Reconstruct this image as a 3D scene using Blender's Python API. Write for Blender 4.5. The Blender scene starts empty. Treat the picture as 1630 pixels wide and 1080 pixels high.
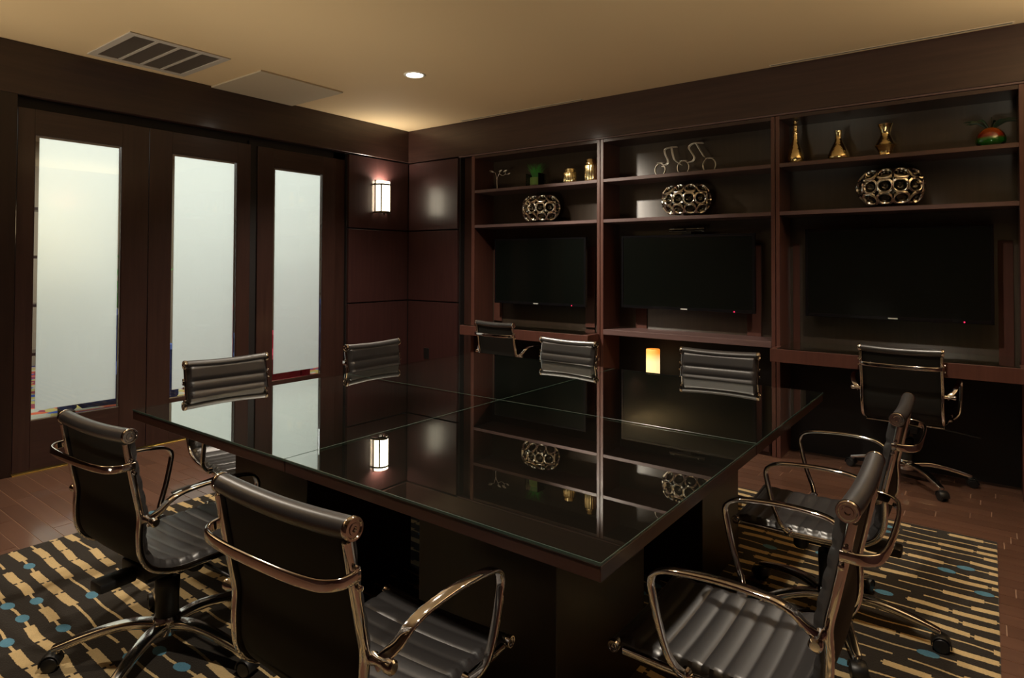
import bpy, bmesh, math, random
from mathutils import Vector, Matrix
random.seed(7)
S = bpy.context.scene
C = S.collection
PI = math.pi
H = 2.776            # ceiling height

# ------------------------------------------------------------ camera, world, exposure
cam_d = bpy.data.cameras.new('camera'); cam = bpy.data.objects.new('camera', cam_d); C.objects.link(cam)
yaw, pitch, roll = .658208, .0189744, .0038259
fw = Vector((-math.sin(yaw)*math.cos(pitch), math.cos(yaw)*math.cos(pitch), math.sin(pitch)))
rt = Vector((math.cos(yaw), math.sin(yaw), 0)); up = rt.cross(fw)
r2 = rt*math.cos(roll) + up*math.sin(roll); u2 = -rt*math.sin(roll) + up*math.cos(roll)
M = Matrix((r2, u2, -fw)).transposed().to_4x4(); M.translation = Vector((4.90805, -4.75491, 1.362))
cam.matrix_world = M
cam_d.sensor_width = 36; cam_d.sensor_fit = 'HORIZONTAL'; cam_d.lens = 1007.365/1630*36
cam_d.shift_x = (815-794.41)/1630; cam_d.shift_y = (401.24-540)/1630
cam_d.clip_start = .05
S.camera = cam
S.view_settings.view_transform = 'Standard'; S.view_settings.look = 'None'
S.view_settings.gamma = 1; S.view_settings.use_curve_mapping = False
S.view_settings.exposure = 0.0
S.cycles.max_bounces = 10; S.cycles.glossy_bounces = 6; S.cycles.transmission_bounces = 8
S.cycles.transparent_max_bounces = 12; S.cycles.diffuse_bounces = 5
S.cycles.caustics_reflective = False; S.cycles.caustics_refractive = False
S.cycles.sample_clamp_indirect = 4.0; S.cycles.blur_glossy = 0.3
W = bpy.data.worlds.new('world'); S.world = W; W.use_nodes = True
W.node_tree.nodes['Background'].inputs[0].default_value = (.9, .75, .55, 1)
W.node_tree.nodes['Background'].inputs[1].default_value = 0.0

def lamp(kind, name, loc, energy, col, **k):
    d = bpy.data.lights.new(name, kind); d.energy = energy; d.color = col
    for a, b in k.items():
        if a != 'rot': setattr(d, a, b)
    o = bpy.data.objects.new(name, d); C.objects.link(o); o.location = loc
    if 'rot' in k: o.rotation_euler = k['rot']
    return o
WARM = (1, .88, .72)
DOWN = [(1.524, -1.42), (4.40, -1.42), (1.6, -4.1), (4.35, -4.0), (3.0, -2.9)]
DOWN_W = [240, 105, 80, 190, 65]
for (x, y), w in zip(DOWN, DOWN_W):
    lamp('SPOT', 'downlight_lamp', (x, y, H-.03), w, WARM, spot_size=math.radians(128), spot_blend=.75, shadow_soft_size=.045)
# the visible downlight is an adjustable one: its narrow beam is aimed at the middle cabinet's left side
lamp('SPOT', 'downlight_lamp', (1.55, -1.39, H-.03), 240, WARM, spot_size=math.radians(50), spot_blend=1.0, shadow_soft_size=.05,
     rot=(Vector((2.52, .1, 1.5))-Vector((1.55, -1.39, H))).to_track_quat('-Z', 'Y').to_euler())
# the lobby's own ceiling lights, beyond the glazed doors
# uplighting wall sconces on the two walls behind the camera
for p, w in (((6.0, -1.2, 2.15), 40), ((.07, -5.2, 2.15), 25)):
    lamp('AREA', 'sconce_lamp', p, w, (1, .86, .62), shape='DISK', size=.12, rot=(PI, 0, 0))
# unseen fill spots added behind the camera to brighten the ceiling
for p, tgt, w in (((.9, -5.9, .45), (1.0, -.9, 4.15), 235), ((5.6, -5.6, .45), (4.7, -.9, 4.1), 250), ((3.3, -6.0, .45), (2.3, -.7, 3.8), 285)):
    d_ = Vector(tgt)-Vector(p)
    lamp('SPOT', 'ceiling_fill_lamp', p, w, (1, .88, .66), spot_size=math.radians(52), spot_blend=1.0, shadow_soft_size=.25, rot=d_.to_track_quat('-Z', 'Y').to_euler())
lamp('AREA', 'lobby_lamp', (-1.25, -2.2, 2.9), 118, (1, .975, .93), shape='RECTANGLE', size=1.2, size_y=4.2)
lamp('AREA', 'lobby_lamp', (-3.4, -2.2, 2.9), 85, (1, .975, .93), shape='RECTANGLE', size=1.2, size_y=4.2)

# ------------------------------------------------------------ materials
def mat(name, col, rough=.5, metal=0, spec=.5, coat=0, coat_rough=.05, emis=None, es=0, sheen=0):
    m = bpy.data.materials.new(name); m.use_nodes = True
    b = m.node_tree.nodes['Principled BSDF']
    b.inputs['Base Color'].default_value = (*col, 1); b.inputs['Roughness'].default_value = rough
    b.inputs['Metallic'].default_value = metal; b.inputs['Specular IOR Level'].default_value = spec
    b.inputs['Coat Weight'].default_value = coat; b.inputs['Coat Roughness'].default_value = coat_rough
    if emis: b.inputs['Emission Color'].default_value = (*emis, 1); b.inputs['Emission Strength'].default_value = es
    if sheen: b.inputs['Sheen Weight'].default_value = sheen
    return m
class NT:
    def __init__(s, m): s.t = m.node_tree; s.b = s.t.nodes['Principled BSDF']
    def n(s, k, **a):
        x = s.t.nodes.new('ShaderNode'+k)
        for i, v in a.items(): setattr(x, i, v)
        return x
    def l(s, a, b): s.t.links.new(a, b)
    def math(s, op, a, b=None, c=None):
        x = s.n('Math', operation=op)
        for i, v in enumerate((a, b, c)):
            if v is None: continue
            if isinstance(v, (int, float)): x.inputs[i].default_value = v
            else: s.l(v, x.inputs[i])
        return x.outputs[0]
def wood(name, c1, c2, rough, axis='z', coat=.3, coat_rough=.15, bump=.02, rnd=0, sc=1):
    m = mat(name, c1, rough, coat=coat, coat_rough=coat_rough); t = NT(m)
    tc = t.n('TexCoord'); mp = t.n('Mapping')
    s = {'z': (38, 38, 2.2), 'x': (2.2, 38, 38), 'y': (38, 2.2, 38)}[axis]
    mp.inputs['Scale'].default_value = tuple(v*sc for v in s)
    t.l(tc.outputs['Object'], mp.inputs[0])
    no = t.n('TexNoise'); no.inputs['Scale'].default_value = 1; no.inputs['Detail'].default_value = 6; no.inputs['Roughness'].default_value = .6
    t.l(mp.outputs[0], no.inputs['Vector'])
    r = t.n('ValToRGB'); r.color_ramp.elements[0].position = .32; r.color_ramp.elements[1].position = .72
    r.color_ramp.elements[0].color = (*c1, 1); r.color_ramp.elements[1].color = (*c2, 1)
    t.l(no.outputs[0], r.inputs[0]); out = r.outputs[0]
    if rnd:
        oi = t.n('ObjectInfo'); hs = t.n('HueSaturation')
        t.l(t.math('MULTIPLY_ADD', oi.outputs['Random'], rnd, 1-rnd/2), hs.inputs['Value']); t.l(out, hs.inputs['Color']); out = hs.outputs[0]
    t.l(out, t.b.inputs['Base Color'])
    bp = t.n('Bump'); bp.inputs['Strength'].default_value = bump; bp.inputs['Distance'].default_value = .002
    t.l(no.outputs[0], bp.inputs['Height']); t.l(bp.outputs[0], t.b.inputs['Normal'])
    return m
M_WOOD = wood('espresso_wood', (.028, .012, .0095), (.046, .021, .016), .34, 'z')
M_WOODX = wood('espresso_wood_long', (.028, .012, .0095), (.046, .021, .016), .36, 'x')
M_WOODY = wood('espresso_wood_cross', (.028, .012, .0095), (.046, .021, .016), .36, 'y')
M_PANEL = wood('lacquered_panel_wood', (.034, .013, .0125), (.050, .020, .018), .34, 'z', coat=.6, coat_rough=.22)
M_SHELF = wood('shelf_wood', (.10, .058, .055), (.14, .083, .078), .45, 'x')
M_BACK = wood('shelf_back_wood', (.036, .025, .017), (.052, .036, .025), .34, 'z', coat=0)
_t = NT(M_BACK); _g = _t.n('Tangent', direction_type='RADIAL', axis='Z'); _t.l(_g.outputs[0], _t.b.inputs['Tangent'])
_t.b.inputs['Anisotropic'].default_value = .9; _t.b.inputs['Specular IOR Level'].default_value = 1.0; _t.b.inputs['Anisotropic Rotation'].default_value = .25
M_STILE = wood('red_brown_wood', (.080, .030, .022), (.11, .042, .030), .40, 'z')
M_TABLE = wood('table_wood', (.004, .002, .0015), (.009, .005, .003), .5, 'x', coat=0)
M_TABLE.node_tree.nodes['Principled BSDF'].inputs['Specular IOR Level'].default_value = .15
M_TEDGE = wood('table_edge_wood', (.034, .013, .009), (.052, .021, .014), .35, 'x', coat=.1)
M_PED = wood('pedestal_wood', (.012, .0045, .003), (.020, .008, .005), .35, 'z', coat=.1)
M_FLOOR = wood('plank_wood', (.135, .066, .041), (.165, .082, .052), .32, 'x', coat=.85, coat_rough=.085, rnd=.3, sc=.6)
M_FLOOR.node_tree.nodes['Principled BSDF'].inputs['Coat IOR'].default_value = 1.85
M_JOINTLIT = mat('joint_highlight', (.34, .21, .14), .6)  # lighter than the planks: bevel highlights along the joints put into the colour
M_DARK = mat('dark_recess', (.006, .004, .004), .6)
def ceiling_mat():
    m = mat('ceiling_paint', (.76, .565, .33), .75); t = NT(m)
    no = t.n('TexNoise'); no.inputs['Scale'].default_value = 90; no.inputs['Detail'].default_value = 3
    bp = t.n('Bump'); bp.inputs['Strength'].default_value = .05; bp.inputs['Distance'].default_value = .002
    t.l(no.outputs[0], bp.inputs['Height']); t.l(bp.outputs[0], t.b.inputs['Normal']); return m
M_CEIL = ceiling_mat()
M_WPAINT = mat('lobby_paint', (.30, .24, .17), .8)
M_CHROME = mat('polished_chrome', (.78, .74, .72), .07, metal=1)
M_ALU = mat('polished_aluminium', (.74, .72, .70), .14, metal=1)
M_BRASS = mat('brass', (.55, .38, .10), .35, metal=1)
M_BLACK = mat('black_plastic', (.008, .008, .008), .42)
M_SCREEN = mat('screen_glass', (.004, .005, .004), .12, coat=.3, coat_rough=.08)
M_BEZEL = mat('gloss_black_bezel', (.006, .006, .007), .12, coat=.8, coat_rough=.05)
M_BADGE = mat('pale_badge', (.7, .7, .66), .4)
M_LED = mat('red_light', (.4, .0, .02), .4, emis=(1, .02, .08), es=3.0)
M_BRONZE = mat('bronze_metal', (.10, .075, .045), .35, metal=1)
M_GOLD = mat('mercury_glass', (.86, .68, .34), .13, metal=1)
M_GOLDR = mat('gilt_glass', (.88, .72, .38), .2, metal=1)
_t = NT(M_GOLD); _n = _t.n('TexNoise'); _n.inputs['Scale'].default_value = 70; _tc = _t.n('TexCoord'); _t.l(_tc.outputs['Object'], _n.inputs['Vector'])
_b = _t.n('Bump'); _b.inputs['Strength'].default_value = .6; _b.inputs['Distance'].default_value = .003; _t.l(_n.outputs[0], _b.inputs['Height']); _t.l(_b.outputs[0], _t.b.inputs['Normal'])
M_SILVER = mat('silver_metal', (.85, .82, .76), .28, metal=1)
M_VENT = mat('vent_paint', (.50, .44, .38), .6)
M_VBACK = mat('vent_backing', (.42, .37, .33), .7)
M_HATCH = mat('hatch_paint', (.52, .43, .31), .7)
M_SLOT = mat('slot_dark', (.03, .02, .012), .6)
M_TRIM = mat('light_trim', (.85, .80, .70), .4)
M_LIGHT = mat('lamp_disc', (1, 1, 1), .5, emis=(1, .93, .80), es=22)
M_SHADE = mat('sconce_shade', (.9, .85, .75), .5, emis=(1, .88, .66), es=7)
M_GRASS = mat('grass_blades', (.04, .32, .03), .5)
M_CLEAR = None
def leather(name, col):
    m = mat(name, col, .38, spec=1.0, coat=.5, coat_rough=.32); t = NT(m)
    tc = t.n('TexCoord'); v = t.n('TexVoronoi'); v.inputs['Scale'].default_value = 420; t.l(tc.outputs['Object'], v.inputs['Vector'])
    bp = t.n('Bump'); bp.inputs['Strength'].default_value = .12; bp.inputs['Distance'].default_value = .0006
    t.l(v.outputs[0], bp.inputs['Height']); t.l(bp.outputs[0], t.b.inputs['Normal']); return m
M_FABRIC = mat('black_backing_fabric', (.008, .0075, .006), .6, spec=.25)
M_LEATHER = leather('black_leather', (.021, .019, .019))
def thin_glass(name, tint, ior, gr=.004, gain=1):
    m = bpy.data.materials.new(name); m.use_nodes = True; nt = m.node_tree; nt.nodes.clear()
    o = nt.nodes.new('ShaderNodeOutputMaterial'); mx = nt.nodes.new('ShaderNodeMixShader')
    f = nt.nodes.new('ShaderNodeFresnel'); f.inputs[0].default_value = ior
    if gain != 1:      # glass over polished lacquer: several reflecting faces add up
        mg = nt.nodes.new('ShaderNodeMath'); mg.operation = 'MULTIPLY'; mg.inputs[1].default_value = gain; nt.links.new(f.outputs[0], mg.inputs[0])
        mn = nt.nodes.new('ShaderNodeMath'); mn.operation = 'MINIMUM'; mn.inputs[1].default_value = .88; nt.links.new(mg.outputs[0], mn.inputs[0]); f = mn
    t = nt.nodes.new('ShaderNodeBsdfTransparent'); t.inputs[0].default_value = (*tint, 1)
    g = nt.nodes.new('ShaderNodeBsdfGlossy'); g.inputs['Roughness'].default_value = gr; g.inputs[0].default_value = (.93, .95, .92, 1)
    nt.links.new(f.outputs[0], mx.inputs[0]); nt.links.new(t.outputs[0], mx.inputs[1]); nt.links.new(g.outputs[0], mx.inputs[2]); nt.links.new(mx.outputs[0], o.inputs[0])
    return m
M_TGLASS = thin_glass('table_glass', (.86, .93, .88), 1.5, gain=2.6)
M_DGLASS = thin_glass('door_glass', (.92, .96, .94), 1.5)
M_GEDGE = mat('glass_edge', (.045, .07, .055), .2, spec=.6)
def frost():
    m = bpy.data.materials.new('frosted_film'); m.use_nodes = True; nt = m.node_tree; nt.nodes.clear()
    o = nt.nodes.new('ShaderNodeOutputMaterial'); a = nt.nodes.new('ShaderNodeMixShader'); a.inputs[0].default_value = .12
    t = nt.nodes.new('ShaderNodeBsdfTranslucent'); t.inputs[0].default_value = (.90, .92, .90, 1)
    d = nt.nodes.new('ShaderNodeBsdfDiffuse'); d.inputs[0].default_value = (.55, .57, .54, 1)
    nt.links.new(t.outputs[0], a.inputs[1]); nt.links.new(d.outputs[0], a.inputs[2]); nt.links.new(a.outputs[0], o.inputs[0]); return m
M_FROST = frost()
def rug_mat():
    m = mat('striped_carpet', (.03, .02, .014), .95, spec=.1, sheen=.2); t = NT(m)
    tc = t.n('TexCoord'); sp = t.n('SeparateXYZ'); t.l(tc.outputs['Object'], sp.inputs[0]); X, Y = sp.outputs[0], sp.outputs[1]
    PY, SX = .078, .15
    row0 = t.math('FLOOR', t.math('DIVIDE', Y, PY))
    # each line wanders a little
    cv = t.n('CombineXYZ'); t.l(t.math('MULTIPLY', X, 3.6), cv.inputs[0]); t.l(t.math('MULTIPLY', row0, 5.37), cv.inputs[1])
    nz = t.n('TexNoise'); nz.inputs['Scale'].default_value = 1; nz.inputs['Detail'].default_value = 1; t.l(cv.outputs[0], nz.inputs['Vector'])
    wob = t.math('MULTIPLY', t.math('SUBTRACT', nz.outputs[0], .5), .62)
    fine = t.n('TexNoise'); fine.inputs['Scale'].default_value = 150; t.l(tc.outputs['Object'], fine.inputs['Vector'])
    jag = t.math('MULTIPLY', t.math('SUBTRACT', fine.outputs[0], .5), .09)
    fv = t.math('ADD', t.math('SUBTRACT', t.math('FRACT', t.math('DIVIDE', Y, PY)), .5), t.math('ADD', wob, jag))
    av = t.math('ABSOLUTE', fv)
    wr = t.n('TexWhiteNoise', noise_dimensions='1D'); t.l(t.math('MULTIPLY', row0, 1.37), wr.inputs['W'])
    U = t.math('ADD', t.math('DIVIDE', X, SX), t.math('MULTIPLY', wr.outputs[0], 9.7))
    seg = t.math('FLOOR', U); fu = t.math('SUBTRACT', t.math('FRACT', U), .5); au = t.math('ABSOLUTE', fu)
    c2 = t.n('CombineXYZ'); t.l(seg, c2.inputs[0]); t.l(row0, c2.inputs[1])
    w2 = t.n('TexWhiteNoise', noise_dimensions='2D'); t.l(c2.outputs[0], w2.inputs['Vector'])
    sv = t.n('SeparateXYZ'); t.l(w2.outputs['Color'], sv.inputs[0])
    thick = t.math('MULTIPLY', t.math('GREATER_THAN', sv.outputs[0], .46), t.math('LESS_THAN', au, .455))
    dot = t.math('LESS_THAN', sv.outputs[0], .17)
    hw = t.math('MULTIPLY_ADD', thick, .155, .062)
    line = t.math('LESS_THAN', av, hw)
    gap = t.math('MULTIPLY', t.math('GREATER_THAN', sv.outputs[1], .90), t.math('GREATER_THAN', fu, .2))
    line = t.math('MULTIPLY', line, t.math('SUBTRACT', 1, gap))
    e = t.math('ADD', t.math('POWER', t.math('MULTIPLY', fu, SX/.034), 2), t.math('POWER', t.math('MULTIPLY', fv, PY/.021), 2))
    blob = t.math('MULTIPLY', dot, t.math('LESS_THAN', e, 1))
    pile = t.n('TexNoise'); pile.inputs['Scale'].default_value = 260; t.l(tc.outputs['Object'], pile.inputs['Vector'])
    m1 = t.n('Mix', data_type='RGBA'); m1.inputs[6].default_value = (.024, .017, .010, 1); m1.inputs[7].default_value = (.68, .49, .235, 1); t.l(line, m1.inputs[0])
    m2 = t.n('Mix', data_type='RGBA'); m2.inputs[7].default_value = (.10, .27, .38, 1); t.l(blob, m2.inputs[0]); t.l(m1.outputs[2], m2.inputs[6])
    m3 = t.n('Mix', data_type='RGBA', blend_type='MULTIPLY'); m3.inputs[0].default_value = .35
    t.l(m2.outputs[2], m3.inputs[6]); t.l(pile.outputs[0], m3.inputs[7]); t.l(m3.outputs[2], t.b.inputs['Base Color'])
    bp = t.n('Bump'); bp.inputs['Strength'].default_value = .5; bp.inputs['Distance'].default_value = .003
    t.l(pile.outputs[0], bp.inputs['Height']); t.l(bp.outputs[0], t.b.inputs['Normal']); return m
M_RUG = rug_mat()
def lobby_carpet():
    m = mat('lobby_carpet', (.2, .1, .1), .9); t = NT(m)
    tc = t.n('TexCoord'); v = t.n('TexVoronoi'); v.inputs['Scale'].default_value = 8; t.l(tc.outputs['Object'], v.inputs['Vector'])
    r = t.n('ValToRGB'); r.color_ramp.interpolation = 'CONSTANT'; el = r.color_ramp.elements
    el[0].color = (.22, .03, .05, 1); el[1].position = .25; el[1].color = (.40, .33, .10, 1)
    for p, c in ((.45, (.03, .07, .30, 1)), (.62, (.55, .10, .04, 1)), (.8, (.40, .38, .30, 1))):
        q = el.new(p); q.color = c
    s = t.n('SeparateXYZ'); t.l(v.outputs['Color'], s.inputs[0]); t.l(s.outputs[0], r.inputs[0]); t.l(r.outputs[0], t.b.inputs['Base Color']); return m
M_LCARPET = lobby_carpet()
def candle_mat():
    m = mat('candle_wax', (.9, .5, .15), .5); t = NT(m)
    tc = t.n('TexCoord'); s = t.n('SeparateXYZ'); t.l(tc.outputs['Object'], s.inputs[0])
    r = t.n('ValToRGB'); e = r.color_ramp.elements; e[0].position = .60; e[0].color = (1, .72, .36, 1); e[1].position = .86; e[1].color = (.9, .27, .03, 1)
    t.l(t.math('DIVIDE', s.outputs[2], .26), r.inputs[0]); t.l(r.outputs[0], t.b.inputs['Emission Color']); t.b.inputs['Emission Strength'].default_value = 1.15; return m
M_CANDLE = candle_mat()
def pot_mat():
    m = mat('glazed_pot', (.3, .05, .02), .12, coat=1); t = NT(m)
    tc = t.n('TexCoord'); s = t.n('SeparateXYZ'); t.l(tc.outputs['Object'], s.inputs[0])
    r = t.n('ValToRGB'); e = r.color_ramp.elements; e[0].position = .38; e[0].color = (.01, .14, .01, 1); e[1].position = .5; e[1].color = (.22, .012, .004, 1)
    q = e.new(.9); q.color = (.34, .10, .012, 1)
    t.l(t.math('DIVIDE', s.outputs[2], .13), r.inputs[0]); t.l(r.outputs[0], t.b.inputs['Base Color']); return m
M_POT = pot_mat()

# ------------------------------------------------------------ helpers
def finish(name, bm, ms, parent=None, smooth=None, loc=None):
    me = bpy.data.meshes.new(name); bmesh.ops.recalc_face_normals(bm, faces=bm.faces); bm.to_mesh(me); bm.free()
    for m in (ms if isinstance(ms, (list, tuple)) else [ms]): me.materials.append(m)
    if smooth:
        me.shade_smooth(); me.set_sharp_from_angle(angle=math.radians(smooth))
    o = bpy.data.objects.new(name, me); C.objects.link(o)
    if parent: o.parent = parent
    if loc: o.location = loc
    return o
def box(bm, a, b, bev=0, mi=0, seg=1):
    a, b = [min(p, q) for p, q in zip(a, b)], [max(p, q) for p, q in zip(a, b)]
    v = [bm.verts.new((x, y, z)) for x in (a[0], b[0]) for y in (a[1], b[1]) for z in (a[2], b[2])]
    fs = [bm.faces.new([v[i] for i in f]) for f in ((0, 1, 3, 2), (4, 6, 7, 5), (0, 4, 5, 1), (2, 3, 7, 6), (0, 2, 6, 4), (1, 5, 7, 3))]
    for f in fs: f.material_index = mi
    if bev:
        es = list({e for f in fs for e in f.edges})
        bmesh.ops.bevel(bm, geom=es, offset=bev, segments=seg, affect='EDGES', profile=.5)
    return fs
def bx(name, a, b, m, parent=None, bev=.0015, loc=None):
    """a box; origin at its own base centre, so that grain and copies are local"""
    bm = bmesh.new(); box(bm, a, b, bev); return finish(name, bm, m, parent, None, loc)
def grid_close(bm, rings, closed_u=True, cap=True, mi=0):
    fs = []
    for i in range(len(rings)-1):
        n = len(rings[i])
        for j in range(n if closed_u else n-1):
            k = (j+1) % n
            fs.append(bm.faces.new((rings[i][j], rings[i][k], rings[i+1][k], rings[i+1][j])))
    if cap:
        for r in (rings[0], rings[-1]):
            try: fs.append(bm.faces.new(r))
            except ValueError: pass
    for f in fs: f.material_index = mi
def sweep(bm, pts, sec, side=None, scale=None, cap=True, closed=False, mi=0):
    """sweep the 2-D section (a along side, b along the normal) over the path"""
    pts = [Vector(p) for p in pts]; rings = []; n = len(pts); prev = None
    for i, p in enumerate(pts):
        if closed: t = (pts[(i+1) % n]-pts[i-1]).normalized()
        else: t = (pts[min(i+1, n-1)]-pts[max(i-1, 0)]).normalized()
        if side is not None:
            s = Vector(side); s = (s-t*s.dot(t)).normalized()
        else:
            ref = prev if prev is not None else (Vector((0, 0, 1)) if abs(t.z) < .9 else Vector((1, 0, 0)))
            s = (ref-t*ref.dot(t)).normalized(); prev = s
        nn = s.cross(t); k = scale(i/(n-1)) if scale else (1, 1)
        rings.append([bm.verts.new(p+s*a*k[0]+nn*b*k[1]) for a, b in sec])
    if closed: rings.append(rings[0])
    grid_close(bm, rings, cap=cap and not closed, mi=mi)
def circ(r, n=12, r2=None): return [(r*math.cos(2*PI*i/n), (r2 or r)*math.sin(2*PI*i/n)) for i in range(n)]
def rrect(w, h, r, n=3):
    o = []
    for cx, cy, a0 in ((w/2-r, h/2-r, 0), (-w/2+r, h/2-r, 90), (-w/2+r, -h/2+r, 180), (w/2-r, -h/2+r, 270)):
        for i in range(n+1):
            a = math.radians(a0+90*i/n); o.append((cx+r*math.cos(a), cy+r*math.sin(a)))
    return o
def catmull(p, n=8):
    p = [Vector(q) for q in p]; o = []
    for i in range(len(p)-1):
        a, b, c, d = p[max(i-1, 0)], p[i], p[i+1], p[min(i+2, len(p)-1)]
        for k in range(n):
            t = k/n; o.append(.5*((2*b)+(c-a)*t+(2*a-5*b+4*c-d)*t*t+(3*b-a-3*c+d)*t**3))
    o.append(p[-1]); return o
def lathe(bm, prof, n=24, cen=(0, 0), axis='z', mi=0, ribs=0, amp=0):
    rings = []
    for r, z in prof:
        ring = []
        for i in range(n):
            a = 2*PI*i/n; rr = max(r, .0002)*(1+(amp*math.cos(ribs*a) if ribs else 0)); c, s = rr*math.cos(a), rr*math.sin(a)
            ring.append(bm.verts.new((cen[0]+c, cen[1]+s, z) if axis == 'z' else (z, cen[0]+c, cen[1]+s)))
        rings.append(ring)
    grid_close(bm, rings, mi=mi)
def thing(name, label, cat, loc=(0, 0, 0), rz=0, group=None):
    o = bpy.data.objects.new(name, None); C.objects.link(o); o.empty_display_size = .1
    o.location = loc; o.rotation_euler = (0, 0, rz); o['label'] = label; o['category'] = cat
    if group: o['group'] = group
    return o
def tag(o, label, cat, group=None):
    o['label'] = label; o['category'] = cat
    if group: o['group'] = group
    return o
def struct(o): o['kind'] = 'structure'; return o
def obj_empty_struct(name, loc=(0, 0, 0)):
    o = bpy.data.objects.new(name, None); C.objects.link(o); o.location = loc; return struct(o)

# ------------------------------------------------------------ room shell
XR, YF = 6.1, -6.2       # right wall, wall behind the camera
fl = struct(bx('floor', (-.02, YF, -.06), (XR, .36, -.0022), M_JOINTLIT, bev=0))
PW, PG = .0909, .0022
RX0, RX1, RY0, RY1 = 1.28, 4.93, -4.72, -.78      # rug footprint
known = {0: 4.813, -1: 4.93, 3: 4.91, 4: 4.817, 5: 4.667, 7: 4.984, 2: 4.504}
planks = []; hidden = []
for k in range(-4, 67):
    y1 = -.02-PW*k; y0 = y1-PW
    if y0 < YF: break
    rr = random.Random(k*7+3); x = known.get(k, rr.uniform(.2, .9)); L0 = .62
    while x > .1: x -= rr.choice((.48, .62, .74, .9))
    xs = [x]
    while xs[-1] < XR:
        nx = xs[-1]+rr.choice((.48, .62, .74, .9))
        if k in known and xs[-1] < known[k]-.25 < nx+.2 and nx < XR: nx = known[k] if known[k] > xs[-1]+.25 else nx
        xs.append(nx)
    for a, b in zip(xs[:-1], xs[1:]):
        a, b = max(a, -.015), min(b, XR)
        if b-a < .05: continue
        y1c = min(y1, .35)
        if y1c-y0 < .02: continue
        cx, cy = (a+b)/2, (y0+y1c)/2
        under = RX0+.02 < a and b < RX1-.02 and RY0+.02 < y0 and y1c < RY1-.02
        vis = not under and cy > -3.95 and not (cx > 5.2) and not (cy > -.2 and cx < 3.2)
        (planks if vis else hidden).append((a, b, y0, y1c))
planks.sort(key=lambda p: (p[0]-4.9)**2+(p[2]+4.75)**2)
hidden += planks[300:]; planks = planks[:300]
meshes = {}
for a, b, y0, y1 in planks:
    key = (round(b-a, 3), round(y1-y0, 3))
    if key not in meshes:
        bm = bmesh.new(); box(bm, (-(b-a)/2+PG, -(y1-y0)/2+PG, -.02), ((b-a)/2-PG, (y1-y0)/2-PG, 0))
        o = finish('plank', bm, M_FLOOR, fl); meshes[key] = o.data
    else:
        o = bpy.data.objects.new('plank', meshes[key]); C.objects.link(o); o.parent = fl
    o.location = ((a+b)/2, (y0+y1)/2, 0)
bm = bmesh.new()
for a, b, y0, y1 in hidden: box(bm, (a+PG, y0+PG, -.02), (b-PG, y1-PG, 0))
o = finish('plank_field', bm, M_FLOOR, fl); o['kind'] = 'stuff'

struct(bx('ceiling', (-.3, YF, H), (XR, .5, H+.1), M_CEIL, bev=0))
struct(bx('wall_right', (XR, YF, -.05), (XR+.1, .5, H), M_PANEL, bev=0))
struct(bx('wall_rear', (-.3, YF-.1, -.05), (XR+.1, YF, H), M_PANEL, bev=0))
# back wall: solid plane behind the cabinets, panelled pier at the corner
wb = struct(bx('wall_back', (-.3, .36, -.05), (XR, .46, H), M_WOOD, bev=0))
bx('pier_core', (-.05, .03, 0), (.72, .36, 2.43), M_DARK, wb, 0)
ZJ = (0.012, .966, .978, 1.699, 1.712, 2.424)
for i in range(3): bx('panel', (.008, 0, ZJ[2*i]), (.702, .03, ZJ[2*i+1]), M_PANEL, wb, .002)
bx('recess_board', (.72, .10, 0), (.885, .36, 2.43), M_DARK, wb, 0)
bx('recess_strip', (.72, .09, 0), (.885, .10, 2.43), M_WOOD, wb, 0)
tr = struct(bx('trim_1', (-.05, -.012, 2.436), (XR, .38, H-.001), M_WOODX, bev=.002))     # fascia over the cabinets
bx('fascia_bead', (.72, -.006, 2.424), (XR, .02, 2.436), M_SHELF, tr, .001)
bx('end_board', (5.115, -.005, 0), (XR, .36, 2.436), M_WOOD, wb, .002)
# left wall with the glazed doors
wl = struct(bx('wall_left', (-.16, YF, -.05), (-.12, -3.44, H), M_WOOD, bev=0))
bx('pier_board', (-.12, YF, 0), (.004, -3.452, 2.46), M_PED, wl, .002)  # wood in shadow: its shade is put into this darker colour
bx('pier_core', (-.16, -.80, 0), (-.03, .36, 2.43), M_DARK, wl, 0)
for i in range(3): bx('panel', (-.03, -.792, ZJ[2*i]), (0, -.004, ZJ[2*i+1]), M_PANEL, wl, .002)
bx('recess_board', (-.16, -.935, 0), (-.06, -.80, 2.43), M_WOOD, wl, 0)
bx('head_board', (-.16, -3.452, 2.37), (-.06, -.80, 2.46), M_DARK, wl, 0)  # near-black: shade between door tops and fascia put into the colour
struct(bx('trim_2', (-.16, YF, 2.44), (.012, .0, H-.001), M_WOODY, bev=.002))                # fascia over the doors
bx('shadow_gap_fill', (-.16, -1.8245, 0), (-.036, -1.7535, 2.40), M_DARK, wl, 0)  # near-black filler; the shade of the gap is put into its colour
bx('door_foot_strip', (-.12, -3.45, -.002), (.012, -.80, .007), M_BRASS, wl, .001)  # added gold strip in place of the lobby carpet showing under the doors

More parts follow.
